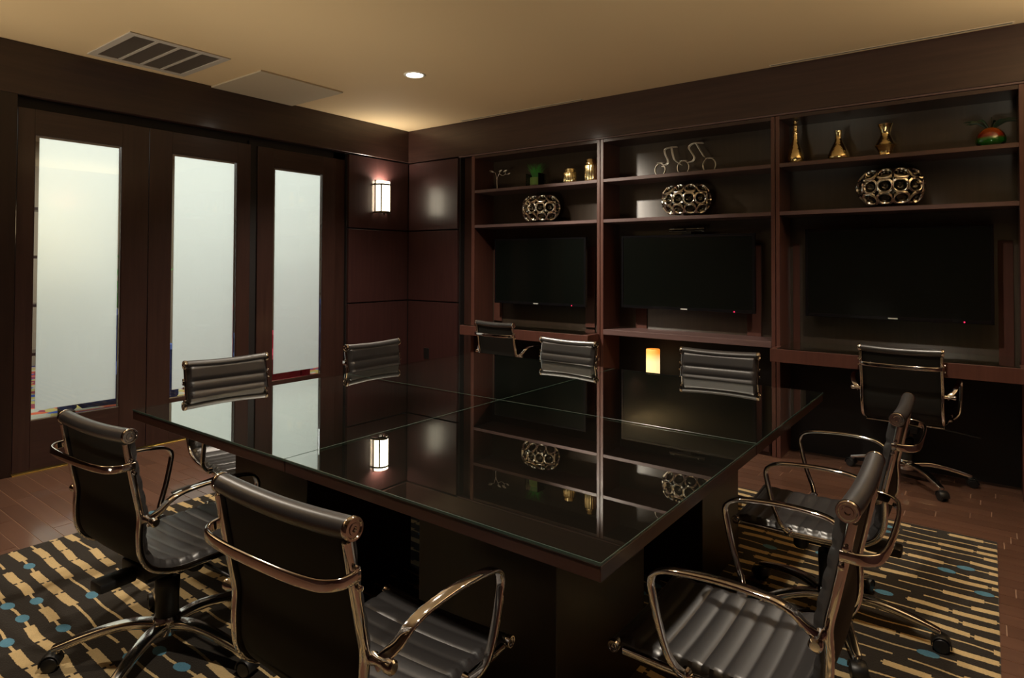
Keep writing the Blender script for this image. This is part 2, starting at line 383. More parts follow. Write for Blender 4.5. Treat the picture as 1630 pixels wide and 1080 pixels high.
def door_leaf(name, y0, y1, g0, g1, x=-.008, top=2.362, gt=2.197, gb=.331, th=.05):
    d = obj_empty_struct(name, (x, (y0+y1)/2, 0)); c = (y0+y1)/2
    q = lambda y: y-c
    bx('stile', (-th, q(y0), .012), (0, q(g0), top), M_WOOD, d, .002)
    bx('stile', (-th, q(g1), .012), (0, q(y1), top), M_WOOD, d, .002)
    bx('rail', (-th, q(g0), gt), (0, q(g1), top), M_WOODY, d, .002)
    bx('rail', (-th, q(g0), .012), (0, q(g1), gb), M_WOODY, d, .002)
    bm = bmesh.new()
    for a, b in (((-.016, q(g0), gb), (-.004, q(g0)+.005, gt)), ((-.016, q(g1)-.005, gb), (-.004, q(g1), gt)), ((-.016, q(g0), gt-.005), (-.004, q(g1), gt))): box(bm, a, b)
    finish('glazing_bead', bm, M_TRIM if False else M_WOOD, d)
    bx('sill_bead', (-.018, q(g0)+.001, gb), (-.001, q(g1)-.001, gb+.006), M_ALU, d, .001)
    g = bx('glass_pane', (-.030, q(g0)+.001, gb), (-.024, q(g1)-.001, gt), M_DGLASS, d, 0)
    f = bx('frosted_film', (-.0325, q(g0)+.034, gb+.058), (-.0305, q(g1)-.012, gt-.014), M_FROST, g, 0)
    return d
door_leaf('door_1', -3.446, -2.643, -3.353, -2.824)
door_leaf('door_2', -2.638, -1.826, -2.475, -1.943)
door_leaf('window_1', -1.752, -.940, -1.600, -1.082, x=-.02)

# the lobby seen through the clear margins
lf = struct(bx('lobby_floor', (-5, -6.5, -.06), (-.12, 2.5, -.004), M_LCARPET, bev=0))
lw = struct(bx('lobby_wall', (-5.1, -6.5, 0), (-5, 2.5, 3), M_WPAINT, bev=0))
struct(bx('lobby_ceiling', (-5, -6.5, 2.95), (-.16, 2.5, 3.05), M_WPAINT, bev=0))
struct(bx('lobby_end_wall', (-5, 2.5, 0), (-.16, 2.6, 3), M_WPAINT, bev=0))
struct(bx('lobby_side_wall', (-5, -6.6, 0), (-.16, -6.5, 3), M_WPAINT, bev=0))
M_RED = mat('red_fabric', (.42, .02, .05), .8); M_BLUE = mat('blue_fabric', (.03, .06, .22), .8); M_TANF = mat('tan_fabric', (.45, .33, .2), .8)
def sofa(loc, rz, m, label):
    t = thing('lounge_chair', label, 'armchair', loc, rz)
    bx('seat', (-.33, -.3, .14), (.33, .34, .44), m, t, .04); bx('backrest', (-.36, .26, .14), (.36, .44, .92), m, t, .05)
    for s in (-1, 1): bx('arm', (s*.33, -.32, .12), (s*.45, .40, .62), m, t, .04)
    for x in (-.36, .36):
        for y in (-.25, .35):
            bm = bmesh.new(); lathe(bm, [(.018, -.004), (.025, .13)], 8, (x, y)); finish('leg', bm, M_DARK, t)
    return t
sofa((-1.05, -1.1, 0), math.radians(100), M_RED, 'red upholstered lounge chair beyond the right-hand frosted panel')
sofa((-1.3, -2.35, 0), math.radians(80), M_BLUE, 'dark blue lounge chair beyond the middle frosted door')
sofa((-1.3, -3.6, 0), math.radians(100), M_TANF, 'tan lounge chair beyond the left frosted door')
t = thing('floor_lamp', 'warm globe floor lamp glowing softly through the left frosted door', 'lamp', (-.5, -3.36, 0))
bm = bmesh.new(); lathe(bm, [(.001, -.004), (.14, -.004), (.14, .012), (.02, .02), (.012, .03), (.012, 1.52), (.03, 1.54), (.001, 1.55)], 20); finish('stand', bm, M_BRONZE, t, 40)
bm = bmesh.new(); lathe(bm, [(.001, 1.545)]+[(.1*math.cos(a), 1.64+.1*math.sin(a)) for a in [math.radians(-70+i*14) for i in range(11)]]+[(.001, 1.74)], 24); finish('globe', bm, mat('warm_globe', (1, .9, .7), .5, emis=(1, .72, .40), es=17), t, 60)
t = thing('potted_plant', 'leafy green plant in a dark pot in the lobby behind the doors', 'plant', (-2.1, -1.9, 0))
bm = bmesh.new(); lathe(bm, [(.13, -.004), (.19, .45), (.17, .45), (.15, .40), (.001, .40)], 16); finish('pot', bm, M_DARK, t, 40)
bm = bmesh.new()
for i in range(46):
    a = random.uniform(0, 2*PI); l = random.uniform(.5, 1.15); o_ = random.uniform(.12, .42)
    p = catmull([(0, 0, .4), (o_*.4*math.cos(a), o_*.4*math.sin(a), .4+l*.7), (o_*math.cos(a), o_*math.sin(a), .4+l)], 4)
    sweep(bm, p, [(-.02, 0), (0, .004), (.02, 0)], scale=lambda u: (1.3*math.sin(PI*(.12+.85*u)), 1), cap=False)
finish('leaves', bm, M_GRASS, t)['kind'] = 'stuff'
t = thing('display_shelf', 'dark open display shelf standing against the lobby wall', 'shelf', (-3.0, -2.9, 0))
for s in (-.8, .8): bx('upright', (-.15, s-.02, -.003), (.15, s+.02, 2.1), M_WOOD, t)
for z in (.4, .9, 1.4, 1.9): bx('shelf', (-.15, -.78, z), (.15, .78, z+.03), M_WOODY, t)

# ------------------------------------------------------------ ceiling fittings
def grille(loc):
    t = thing('ceiling_vent', 'square grey slatted return-air grille in the tan ceiling near the doors', 'vent', loc)
    w, d = .335, .325
    bm = bmesh.new(); z0, z1 = -.008, 0
    for a, b in (((-w, -d, z0), (w, -d+.045, z1)), ((-w, d-.045, z0), (w, d, z1)), ((-w, -d+.045, z0), (-w+.05, d-.045, z1)), ((w-.05, -d+.045, z0), (w, d-.045, z1))): box(bm, a, b, .001)
    finish('frame', bm, M_VENT, t)
    for i in range(1, 4):
        y = -d+.045+(2*d-.09)*i/4; bx('crossbar', (-w+.05, y-.011, -.006), (w-.05, y+.011, 0), M_VENT, t, .001)
    bx('backing', (-w+.04, -d+.04, -.0006), (w-.04, d-.04, .0), M_VBACK, t, 0)
    bm = bmesh.new(); n = 44
    for i in range(n):
        x = -w+.055+(2*w-.11)*i/(n-1); v = [bm.verts.new(p) for p in ((x-.0042, -d+.045, -.0012), (x+.0042, -d+.045, -.0052), (x+.0042, d-.045, -.0052), (x-.0042, d-.045, -.0012))]; bm.faces.new(v)
    o = finish('louvre_slats', bm, M_VENT, t); o['kind'] = 'stuff'
grille((.440, -2.775, H))
bm = bmesh.new(); box(bm, (-.355, -.372, -.014), (.355, .372, -.001), .002)
o = finish('hatch', bm, M_HATCH, None, None, (.362, -1.815, H)); tag(o, 'flat square access panel standing proud of the ceiling beside the vent', 'ceiling panel'); o.name = 'access_panel'
for x0, x1, lab in ((.80, 2.16, 'slim slot diffuser in the ceiling edge over the left-hand cabinet'), (3.70, 5.03, 'slim slot diffuser in the ceiling edge over the right-hand cabinet')):
    t = thing('slot_diffuser', lab, 'vent', ((x0+x1)/2, -.052, H)); L = (x1-x0)/2
    bx('slot', (-L, -.008, -.0025), (L, .008, -.0003), M_SLOT, t, 0)
    bx('flange', (-L-.01, -.017, -.004), (L+.01, -.008, 0), M_HATCH, t, .0005); bx('flange', (-L-.01, .008, -.004), (L+.01, .017, 0), M_HATCH, t, .0005)
for i, (x, y) in enumerate(DOWN):
    if i: continue
    t = thing('downlight', 'round recessed ceiling downlight shining above the far table corner', 'ceiling light', (x, y, H))
    bm = bmesh.new(); lathe(bm, [(.062, -.0005), (.062, -.004), (.066, -.007), (.078, -.006), (.082, -.0005)], 32); finish('trim_ring', bm, M_TRIM, t, 40)
    bm = bmesh.new(); lathe(bm, [(.0, -.0045), (.055, -.0035), (.061, -.001)], 32); finish('lens', bm, M_LIGHT, t, 40)

# ------------------------------------------------------------ wall sconce
t = thing('wall_sconce', 'glowing white half-round wall sconce with a thin bronze frame', 'wall lamp', (0, -.395, 1.865))
def halfcyl(bm, r, z0, z1, x0=.02, depth=.085, n=16):
    pr = [(x0, -r)] + [(x0+.02+depth*math.cos(a)-.02, r*math.sin(a)) for a in [(-PI/2+PI*i/n) for i in range(n+1)]] + [(x0, r)]
    pi_ = [(x0+max(0, (x-x0))*.93, y*.93) for x, y in pr]
    L = [[bm.verts.new((x, y, z)) for x, y in p] for p, z in ((pr, z0), (pr, z1), (pi_, z1), (pi_, z0))]
    grid_close(bm, L+[L[0]], closed_u=False, cap=False)
bx('backplate', (0, -.06, .03), (.016, .06, .31), M_BRONZE, t, .003)
bm = bmesh.new(); halfcyl(bm, .083, .028, .33); finish('glass_shade', bm, M_SHADE, t, 40)
bm = bmesh.new()
arc = [(.02+.092*math.cos(a), .091*math.sin(a), .296) for a in [(-PI/2+PI*i/16) for i in range(17)]]
sweep(bm, [(.002, -.091, .296)]+arc+[(.002, .091, .296)], rrect(.016, .008, .001, 1), side=(0, 0, 1))
finish('frame_band', bm, M_BRONZE, t, 40); bm = bmesh.new()
sweep(bm, [(.002, -.091, .012)]+[(x, y, .012) for x, y, _ in arc]+[(.002, .091, .012)], rrect(.016, .008, .001, 1), side=(0, 0, 1))
finish('frame_band', bm, M_BRONZE, t, 40)
for y, x in ((-.091, .03), (.091, .03), (-.062, .085), (.062, .085)):
    bx('frame_bar', (x-.005, y-.006, .012), (x+.005, y+.006, .34 if abs(y) > .08 else .298), M_BRONZE, t, 0)
bm = bmesh.new(); lathe(bm, [(.001, -.012), (.008, -.006), (.006, 0), (.011, .006), (.05, .016), (.052, .027), (.001, .027)], 20, (.06, 0)); finish('finial', bm, M_BRONZE, t, 40)
lamp('AREA', 'sconce_lamp', (.055, -.395, 2.175), 5, (1, .90, .72), shape='RECTANGLE', size=.05, size_y=.1, rot=(PI, 0, 0))

bm = bmesh.new(); box(bm, (-.036, -.006, -.058), (.036, 0, .058), .002)
o = finish('wall_outlet', bm, M_BLACK, None, None, (.285, 0, .43)); tag(o, 'small dark outlet plate low on the panelled corner wall', 'outlet')

# ------------------------------------------------------------ built-in cabinets
Z1, Z2, SH = 2.083, 1.741, .028
YB = .30
def cabinet(label, x0, x1, w0, w1, mid=None, strips=()):
    t = thing('display_cabinet', label, 'cabinet', ((x0+x1)/2, 0, 0)); c = (x0+x1)/2; q = lambda x: x-c
    bx('side_panel', (q(x0), .0, 0), (q(x0+w0), .345, 2.422), M_STILE, t, .002)
    bx('side_panel', (q(x1-w1), .0, 0), (q(x1), .345, 2.422), M_STILE, t, .002)
    a, b = q(x0+w0), q(x1-w1)
    bx('back_panel', (a, YB, .0), (b, YB+.02, 2.40), M_BACK, t, 0)
    bx('top_board', (a, .004, 2.396), (b, YB, 2.422), M_WOODX, t, .001)
    for z in (Z1, Z2): bx('shelf', (a, .0, z-SH), (b, YB, z), M_SHELF, t, .002)
    if mid: bx('counter', (a, -.002, mid-.044), (b, YB, mid), M_SHELF, t, .002)
    for u, v in strips: bx('back_batten', (q(u), YB-.012, mid or .79), (q(v), YB, 1.52), M_STILE, t, .001)
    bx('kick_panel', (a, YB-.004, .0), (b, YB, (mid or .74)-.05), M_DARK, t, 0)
    return t
cabinet('left-hand built-in shelf bay of dark wood holding the smallest-looking television', .885, 2.308, .04, .028, None, ((.945, 1.045), (2.005, 2.10)))
cabinet('middle built-in shelf bay of dark wood with the cyclist sculpture on top', 2.313, 3.710, .028, .027, .815, ((2.50, 2.60), (3.43, 3.535)))
cabinet('right-hand built-in shelf bay of dark wood with three gold vases on top', 3.715, 5.105, .026, .05, None, ((3.762, 3.808), (4.955, 5.03)))
def desk(x0, x1, z, lab):
    c = (x0+x1)/2; t = thing('desk', lab, 'desk', (c, 0, 0)); h = (x1-x0)/2
    bx('worktop', (-h, -.19, z-.095), (h, -.003, z-.006), M_STILE, t, .002)
    bx('inner_top', (-h+.045, -.003, z-.095), (h-.045, YB-.006, z-.006), M_STILE, t, 0)
    bx('glass_top', (-h+.045, -.186, z-.0055), (h-.045, YB-.014, z), M_TGLASS, t, 0)
desk(.905, 2.300, .782, 'dark wood built-in desk ledge under the left-hand television')
desk(3.722, 5.09, .797, 'dark wood built-in desk ledge under the right-hand television')
# low equipment cabinet in the middle bay and the candle on it
t = thing('low_cabinet', 'low dark cabinet under the middle television', 'cabinet', (3.01, 0, 0))
bx('body', (-.66, .02, 0), (.66, .294, .42), M_WOODX, t, .003)
for s in (-1, 1): bx('door', (s*.33-.325, .0, .03), (s*.33+.325, .02, .40), M_WOOD, t, .002)
bm = bmesh.new(); lathe(bm, [(.001, 0), (.052, 0), (.055, .003), (.055, .247), (.052, .253), (.045, .254), (.035, .246), (.001, .244)], 28)
o = finish('pillar_candle', bm, M_CANDLE, None, 40, (2.742, .1, .421)); tag(o, 'glowing orange pillar candle under the middle television', 'candle')

# ------------------------------------------------------------ televisions
def tv(x0, x1, z0, z1, y, lab, badge_px):
    c = (x0+x1)/2; t = thing('television', lab, 'television', (c, y, z0)); h = (x1-x0)/2; Z = z1-z0; b = .018
    bm = bmesh.new()
    box(bm, (-h, 0, 0), (-h+b, .03, Z), .002); box(bm, (h-b, 0, 0), (h, .03, Z), .002); box(bm, (-h+b, 0, Z-b), (h-b, .03, Z), .002); box(bm, (-h+b, 0, 0), (h-b, .03, b+.006), .002)
    finish('bezel', bm, M_BEZEL, t)
    bx('screen', (-h+b, .004, b+.006), (h-b, .03, Z-b), M_SCREEN, t, 0)
    bx('rear_case', (-h+.04, .03, .04), (h-.04, .06, Z-.04), M_BLACK, t, .006)
    bx('wall_mount', (-.2, .06, Z/2-.15), (.2, YB-y, Z/2+.15), M_BLACK, t, .002)
    bx('badge', (badge_px-.027, -.0015, .007), (badge_px+.027, 0, .0155), M_BADGE, t, 0)
    bm = bmesh.new(); lathe(bm, [(.001, -.0015), (.004, -.001), (.004, .001)], 10, (0, 0)); bm2 = bm
    bmesh.ops.rotate(bm2, verts=bm2.verts, matrix=Matrix.Rotation(PI/2, 3, 'X')); o = finish('power_light', bm2, M_LED, t); o.location = (h*.72, -.001, .009)
tv(1.06, 2.085, .980, 1.603, .15, 'black flat television in the left-hand bay, above the left desk', -.02)
tv(2.433, 3.530, .995, 1.602, .15, 'black flat television in the middle bay with a video bar above it', 0)
tv(3.875, 4.935, 1.000, 1.617, .15, 'black flat television in the right-hand bay, above the right desk', 0)
t = thing('video_bar', 'slim black conferencing camera bar on top of the middle television', 'camera', (3.0, .17, 1.604))
bm = bmesh.new(); sweep(bm, [(-.145, 0, .038), (.145, 0, .038)], rrect(.036, .03, .010, 3), side=(0, 0, 1)); finish('body', bm, M_BEZEL, t, 40)
bx('stand', (-.04, -.012, 0), (.04, .012, .021), M_BLACK, t, .002)
bm = bmesh.new(); lathe(bm, [(.001, -.004), (.009, -.003), (.011, .0), (.011, .006)], 16); bmesh.ops.rotate(bm, verts=bm.verts, matrix=Matrix.Rotation(PI/2, 3, 'X')); o = finish('lens', bm, M_SCREEN, t, 40); o.location = (-.01, -.016, .038)
bx('status_strip', (-.135, -.0165, .044), (-.1, -.0155, .048), M_BADGE, t, 0); bx('status_strip', (.09, -.0165, .040), (.10, -.0155, .048), M_BADGE, t, 0)

# ------------------------------------------------------------ shelf ornaments
def cup_mesh():
    bm = bmesh.new(); N = 16; s = .0385; R = []
    def sq(a, k, d):
        c, n = math.cos(a), math.sin(a); m = s/max(abs(c), abs(n)); r = .034
        rr = m*(1-k)+r*k; return (c*rr, n*rr, d)
    prof = [(0, -.010), (0, 0), (.75, .003), (1, .002)]
    for k, d in prof: R.append([bm.verts.new(sq(2*PI*(i+.5)/N, k, d)) for i in range(N)])
    for r, d in ((.030, -.006), (.025, -.016), (.017, -.024), (.008, -.028)):
        R.append([bm.verts.new((r*math.cos(2*PI*(i+.5)/N), r*math.sin(2*PI*(i+.5)/N), d)) for i in range(N)])
    grid_close(bm, R[:5], cap=False); grid_close(bm, R[4:], cap=False, mi=1); bm.faces.new(R[-1]).material_index = 1
    return bm
M_CUP = mat('gilt_chrome', (.90, .86, .76), .20, metal=1)
cup0 = None
def bubble_bowl(x, lab):
    global cup0
    t = thing('bubble_bowl', lab, 'ornament', (x, .135, Z2), 0, None)
    A, B, Cz = .188, .118, .142
    bm = bmesh.new(); prof = []
    R = []
    for i in range(11):
        ph = -PI/2+PI*.92*i/10; r = abs(math.cos(ph))**.5; z = .138+.112*math.copysign(abs(math.sin(ph))**.9, math.sin(ph))
        R.append([bm.verts.new(((A-.032)*r*math.cos(a), (B-.030)*r*math.sin(a), z)) for a in [2*PI*k/28 for k in range(28)]])
    grid_close(bm, R, cap=False); bm.faces.new(R[0])
    finish('inner_shell', bm, mat_core, t, 60)
    for lat, n, sc in ((-42, 9, .86), (0, 11, 1.0), (42, 9, .86)):
        p = math.radians(lat); rr = 1 if lat == 0 else .84; zz = .138+.083*(lat > 0)-.083*(lat < 0)
        # even spacing along the ellipse
        a_, b_ = A*rr, B*rr; S_ = [0]; K = 400
        for i in range(K): S_.append(S_[-1]+math.hypot(a_*(math.cos(2*PI*(i+1)/K)-math.cos(2*PI*i/K)), b_*(math.sin(2*PI*(i+1)/K)-math.sin(2*PI*i/K))))
        off = 0 if lat == 0 else .5; j = 0
        for k in range(n):
            target = S_[-1]*((k+off+.0) % n)/n
            while j < K and S_[j] < target: j += 1
            if k == 0 and off == 0: j = 0
            th = 2*PI*j/K
            nrm = Vector((math.cos(th)/a_*math.cos(p), math.sin(th)/b_*math.cos(p), 0)).normalized()*math.cos(p)+Vector((0, 0, math.sin(p)))
            if cup0 is None: o = finish('cup', cup_mesh(), [M_CUP, mat_core], t, 35); cup0 = o.data
            else: o = bpy.data.objects.new('cup', cup0); C.objects.link(o); o.parent = t
            zax = nrm.normalized(); xax = Vector((0, 0, 1)).cross(zax).normalized(); yax = zax.cross(xax)
            m = Matrix((xax, yax, zax)).transposed().to_4x4() @ Matrix.Scale(S_[-1]/n/.079, 4)
            m.translation = Vector((a_*math.cos(th), b_*math.sin(th), zz)); o.matrix_local = m
mat_core = mat('dark_chrome', (.10, .09, .07), .2, metal=1)
bubble_bowl(1.615, 'oval bowl of mirrored round cups on the left-hand bay shelf')
bubble_bowl(3.005, 'oval bowl of mirrored round cups on the middle bay shelf')
bubble_bowl(4.400, 'oval bowl of mirrored round cups on the right-hand bay shelf')

# wire cyclists
t = thing('wire_sculpture', 'silver wire sculpture of two riders on three looped wheels', 'sculpture', (3.0, .15, Z1))
def wire(name, pts, r=.0038, y=0, n=6):
    bm = bmesh.new(); sweep(bm, catmull([(x-3.0, yy, z-Z1) for x, yy, z in [(p[0], y, p[1]) for p in pts]], n), circ(r, 8)); return finish(name, bm, M_SILVER, t, 60)
BR = [(3.016, 2.175), (3.056, 2.185), (3.069, 2.215), (3.043, 2.262), (3.026, 2.295), (3.046, 2.319), (3.083, 2.326), (3.141, 2.320)]
LR = [(3.086, 2.320), (3.115, 2.269), (3.150, 2.208)]
BL = [(2.800, 2.162), (2.846, 2.185), (2.849, 2.215), (2.829, 2.258), (2.822, 2.294), (2.839, 2.309), (2.881, 2.314), (2.929, 2.312)]
LL = [(2.881, 2.313), (2.894, 2.247), (2.911, 2.205), (2.969, 2.160)]
for pts in (BR, LR, BL, LL):
    for y in (-.012, .012): wire('rider_wire', pts, .0046, y)
for cx, r in ((3.190, .050), (2.980, .048), (2.785, .044)):
    cz = Z1+.056
    for a0, a1 in ((-70, 180), (-110, -180)) if False else ((-65, 75), (105, 245)):
        pts = [(cx+r*math.cos(math.radians(a0+(a1-a0)*i/10)), cz+r*1.12*math.sin(math.radians(a0+(a1-a0)*i/10))) for i in range(11)]
        bm = bmesh.new(); sweep(bm, [(x-3.0, 0, z-Z1) for x, z in pts], rrect(.022, .007, .002, 1), side=(0, 1, 0)); finish('wheel_loop', bm, M_SILVER, t, 40)
    bm = bmesh.new(); sweep(bm, [(cx-3.0+.032*math.cos(2*PI*i/16), .018*math.sin(2*PI*i/16), cz-Z1+.056) for i in range(16)], circ(.003, 6), closed=True, side=(0, 0, 1)); finish('hub_loop', bm, M_SILVER, t, 60)
    bx('foot', (cx-3.0-.024, -.010, 0), (cx-3.0+.024, .010, .004), M_SILVER, t, .001)

# twig with birds
t = thing('bird_branch', 'thin silver twig ornament with small birds in the left-hand bay', 'sculpture', (1.112, .12, Z1))
def tw(name, pts, r=.0028):
    bm = bmesh.new(); sweep(bm, catmull([(x-1.112, 0, z-Z1) for x, z in pts], 5), circ(r, 7), scale=lambda u: (1-.5*u, 1-.5*u)); finish(name, bm, M_SILVER, t, 60)
tw('stem', [(1.112, 2.087), (1.109, 2.184), (1.122, 2.219), (1.149, 2.263)], .0042); tw('twig', [(1.109, 2.18), (1.09, 2.25), (1.062, 2.262), (1.021, 2.264)])
tw('twig', [(1.135, 2.243), (1.18, 2.221), (1.212, 2.238), (1.207, 2.274)]); tw('twig', [(1.205, 2.232), (1.258, 2.226)])
def bird(x, z, s, f):
    bm = bmesh.new(); lathe(bm, [(.001, -.022*s), (.006*s, -.016*s), (.010*s, -.002*s), (.008*s, .010*s), (.006*s, .014*s), (.0065*s, .019*s), (.001, .028*s)], 10)
    bmesh.ops.rotate(bm, verts=bm.verts, matrix=Matrix.Rotation(f*PI/2.6, 3, 'Y')); o = finish('bird', bm, M_SILVER, t, 60); o.location = (x-1.112, 0, z-Z1)
bird(1.045, 2.272, 1.2, -1); bird(1.148, 2.268, .9, 1); bird(1.208, 2.262, 1.0, 1); bird(1.252, 2.232, .7, 1)
bm = bmesh.new(); lathe(bm, [(.001, 0), (.028, 0), (.028, .003), (.006, .006), (.001, .006)], 20); finish('base', bm, M_SILVER, t, 40)

# grass in a glass cube
t = thing('potted_grass', 'green grass plant in a square clear glass pot', 'plant', (1.575, .12, Z1))
bm = bmesh.new(); w = .07
for a, b in (((-w, -w, 0), (w, w, .004)), ((-w, -w, .004), (-w+.004, w, .12)), ((w-.004, -w, .004), (w, w, .12)), ((-w+.004, -w, .004), (w-.004, -w+.004, .12)), ((-w+.004, w-.004, .004), (w-.004, w, .12))): box(bm, a, b)
finish('glass_pot', bm, M_DGLASS, t)
bm = bmesh.new(); lathe(bm, [(.001, .0055), (.058, .0055), (.058, .085), (.001, .088)], 20); finish('gravel', bm, mat('green_gravel', (.30, .42, .10), .7), t, 40)
bm = bmesh.new()
for i in range(170):
    a = random.uniform(0, 2*PI); r0 = random.uniform(0, .04); l = random.uniform(.05, .135); sp = random.uniform(.01, .085)*l/.12
    p0 = Vector((r0*math.cos(a), r0*math.sin(a), .086)); d = Vector((math.cos(a), math.sin(a), 0))
    sweep(bm, catmull([p0, p0+d*sp*.35+Vector((0, 0, l*.6)), p0+d*sp+Vector((0, 0, l))], 3), [(-.0016, 0), (0, .0008), (.0016, 0)], scale=lambda u: (1-.85*u, 1-.85*u), cap=False)
finish('grass_blades', bm, M_GRASS, t)['kind'] = 'stuff'

# gold jars and vases
def lathed(name, label, cat, prof, loc, m=M_GOLD, n=40, ribs=0, amp=0, group=None, lid=None, collar=None):
    t = thing(name, label, cat, loc, 0, group)
    bm = bmesh.new(); lathe(bm, prof, n, ribs=ribs, amp=amp); finish('body', bm, m, t, 50 if not ribs else 80)
    if lid: bm = bmesh.new(); lathe(bm, lid, 32); finish('lid', bm, m, t, 40)
    if collar: bm = bmesh.new(); lathe(bm, collar, 32); finish('collar', bm, m, t, 40)
    return t
def jar(h, r): return [(.001, 0), (r*.94, 0), (r, .005), (r, h*.72), (r*.97, h*.745), (r*.86, h*.76), (.001, h*.76)]
def jlid(h, r): return [(r*.84, h*.755), (r*.84, h*.78), (r*.93, h*.79), (r*.93, h*.84), (r*.88, h*.86), (r*.88, h*.97), (r*.82, h), (.001, h)]
lathed('gold_jar', 'short ribbed gold glass jar on the left-hand bay top shelf', 'jar', jar(.135, .057), (1.944, .12, Z1), m=M_GOLDR, ribs=18, amp=.035, n=108, lid=jlid(.135, .057))
lathed('gold_jar', 'tall ribbed gold glass jar beside the cabinet post', 'jar', jar(.20, .055), (2.158, .12, Z1), m=M_GOLDR, ribs=18, amp=.035, n=108, lid=jlid(.20, .055))
sm = lambda p, n=5: [(max(v.x, .0005), v.y) for v in catmull([(a, b, 0) for a, b in p], n)]
lathed('gold_vase', 'tall bottle-necked gold mercury glass vase beside the cabinet post', 'vase', [(.001, 0)]+sm([(.045, 0), (.054, .03), (.05, .07), (.034, .12), (.021, .165), (.017, .21), (.020, .228), (.015, .236), (.016, .268), (.020, .276), (.014, .283), (.014, .300), (.020, .308)])+[(.001, .306)], (3.825, .10, Z1))
lathed('gold_vase', 'squat flared gold mercury glass vase, between the two taller ones', 'vase', [(.001, 0)]+sm([(.054, 0), (.066, .018), (.063, .045), (.048, .085), (.031, .12), (.020, .15), (.019, .17), (.022, .20), (.024, .208)])+[(.001, .206)], (4.097, .12, Z1))
lathed('gold_vase', 'gold mercury glass vase with a waist ring and wide flared mouth', 'vase', [(.001, 0)]+sm([(.042, 0), (.040, .03), (.050, .055), (.060, .075), (.050, .10), (.034, .13), (.028, .155), (.036, .19), (.046, .215)])+[(.001, .212)], (4.375, .12, Z1), collar=[(.060, .068), (.064, .075), (.060, .082), (.052, .078)])
t = thing('fruit_pot', 'round red and green glazed pot with dark spiky leaves on the right', 'plant', (4.925, .12, Z1))
bm = bmesh.new(); lathe(bm, [(.001, 0)]+sm([(.05, 0), (.075, .03), (.070, .075), (.045, .108), (.02, .122), (.001, .124)]), 32); finish('pot', bm, M_POT, t, 60)
M_DLEAF = mat('dark_leaves', (.008, .03, .014), .5)
for i in range(11):
    bm = bmesh.new()
    a = 2*PI*i/11+.2; e = .45+.25*(i % 3); p0 = Vector((.018*math.cos(a), .018*math.sin(a), .116)); d = Vector((math.cos(a)*1.25, math.sin(a)*.6, 0))
    sweep(bm, catmull([p0, p0+d*.045+Vector((0, 0, .03+.02*e)), p0+d*.095+Vector((0, 0, .045*e+.01))], 4), [(-.008, 0), (0, .002), (.008, 0)], scale=lambda u: (math.sin(PI*(.15+.82*u)), 1), cap=False)
    finish('leaf', bm, M_DLEAF, t)

# ------------------------------------------------------------ conference table
TX0, TX1, TXM, TY0, TY1, TYM = 2.041, 4.267, 3.1393, -3.576, -1.340, -2.459
t = thing('conference_table', 'large square dark wood conference table topped with four glass sheets', 'table', (TXM, TYM, 0))
q = lambda x, y, z: (x-TXM, y-TYM, z)
for xa, xb in ((TX0, TXM-.0015), (TXM+.0015, TX1)):
    for ya, yb in ((TY0, TYM-.0015), (TYM+.0015, TY1)):
        bm = bmesh.new(); fs = box(bm, q(xa+.002, ya+.002, .699), q(xb-.002, yb-.002, .7335), .0015)
        for f in bm.faces: f.material_index = 0 if f.calc_center_median().z > .733 else 1
        finish('top_panel', bm, [M_TABLE, M_TEDGE], t)
        bm = bmesh.new(); box(bm, q(xa, ya, .734), q(xb, yb, .742), .001)
        bmesh.ops.recalc_face_normals(bm, faces=bm.faces)
        for f in bm.faces: f.material_index = 0 if abs(f.normal.z) > .9 else 1
        bmesh.ops.delete(bm, geom=[f for f in bm.faces if f.normal.z < -.9], context='FACES')
        finish('glass_sheet', bm, [M_TGLASS, M_GEDGE], t)
for xa, xb, ya, yb in ((2.331, 2.84, -3.276, -2.72), (3.441, 3.967, -3.276, -2.72), (2.405, 2.84, -2.16, -1.775), (3.441, 3.967, -2.16, -1.69)):
    for z0 in (.0062,):
        bx('pedestal', q(xa, ya, z0), q(xb, yb, .699), M_PED, t, .002)

# ------------------------------------------------------------ rug
bm = bmesh.new(); box(bm, (RX0, RY0, .0003), (RX1, RY1, .006), .002)
o = finish('striped_rug', bm, M_RUG); tag(o, 'dark brown rug with broken tan stripes and blue dots under the table', 'rug')

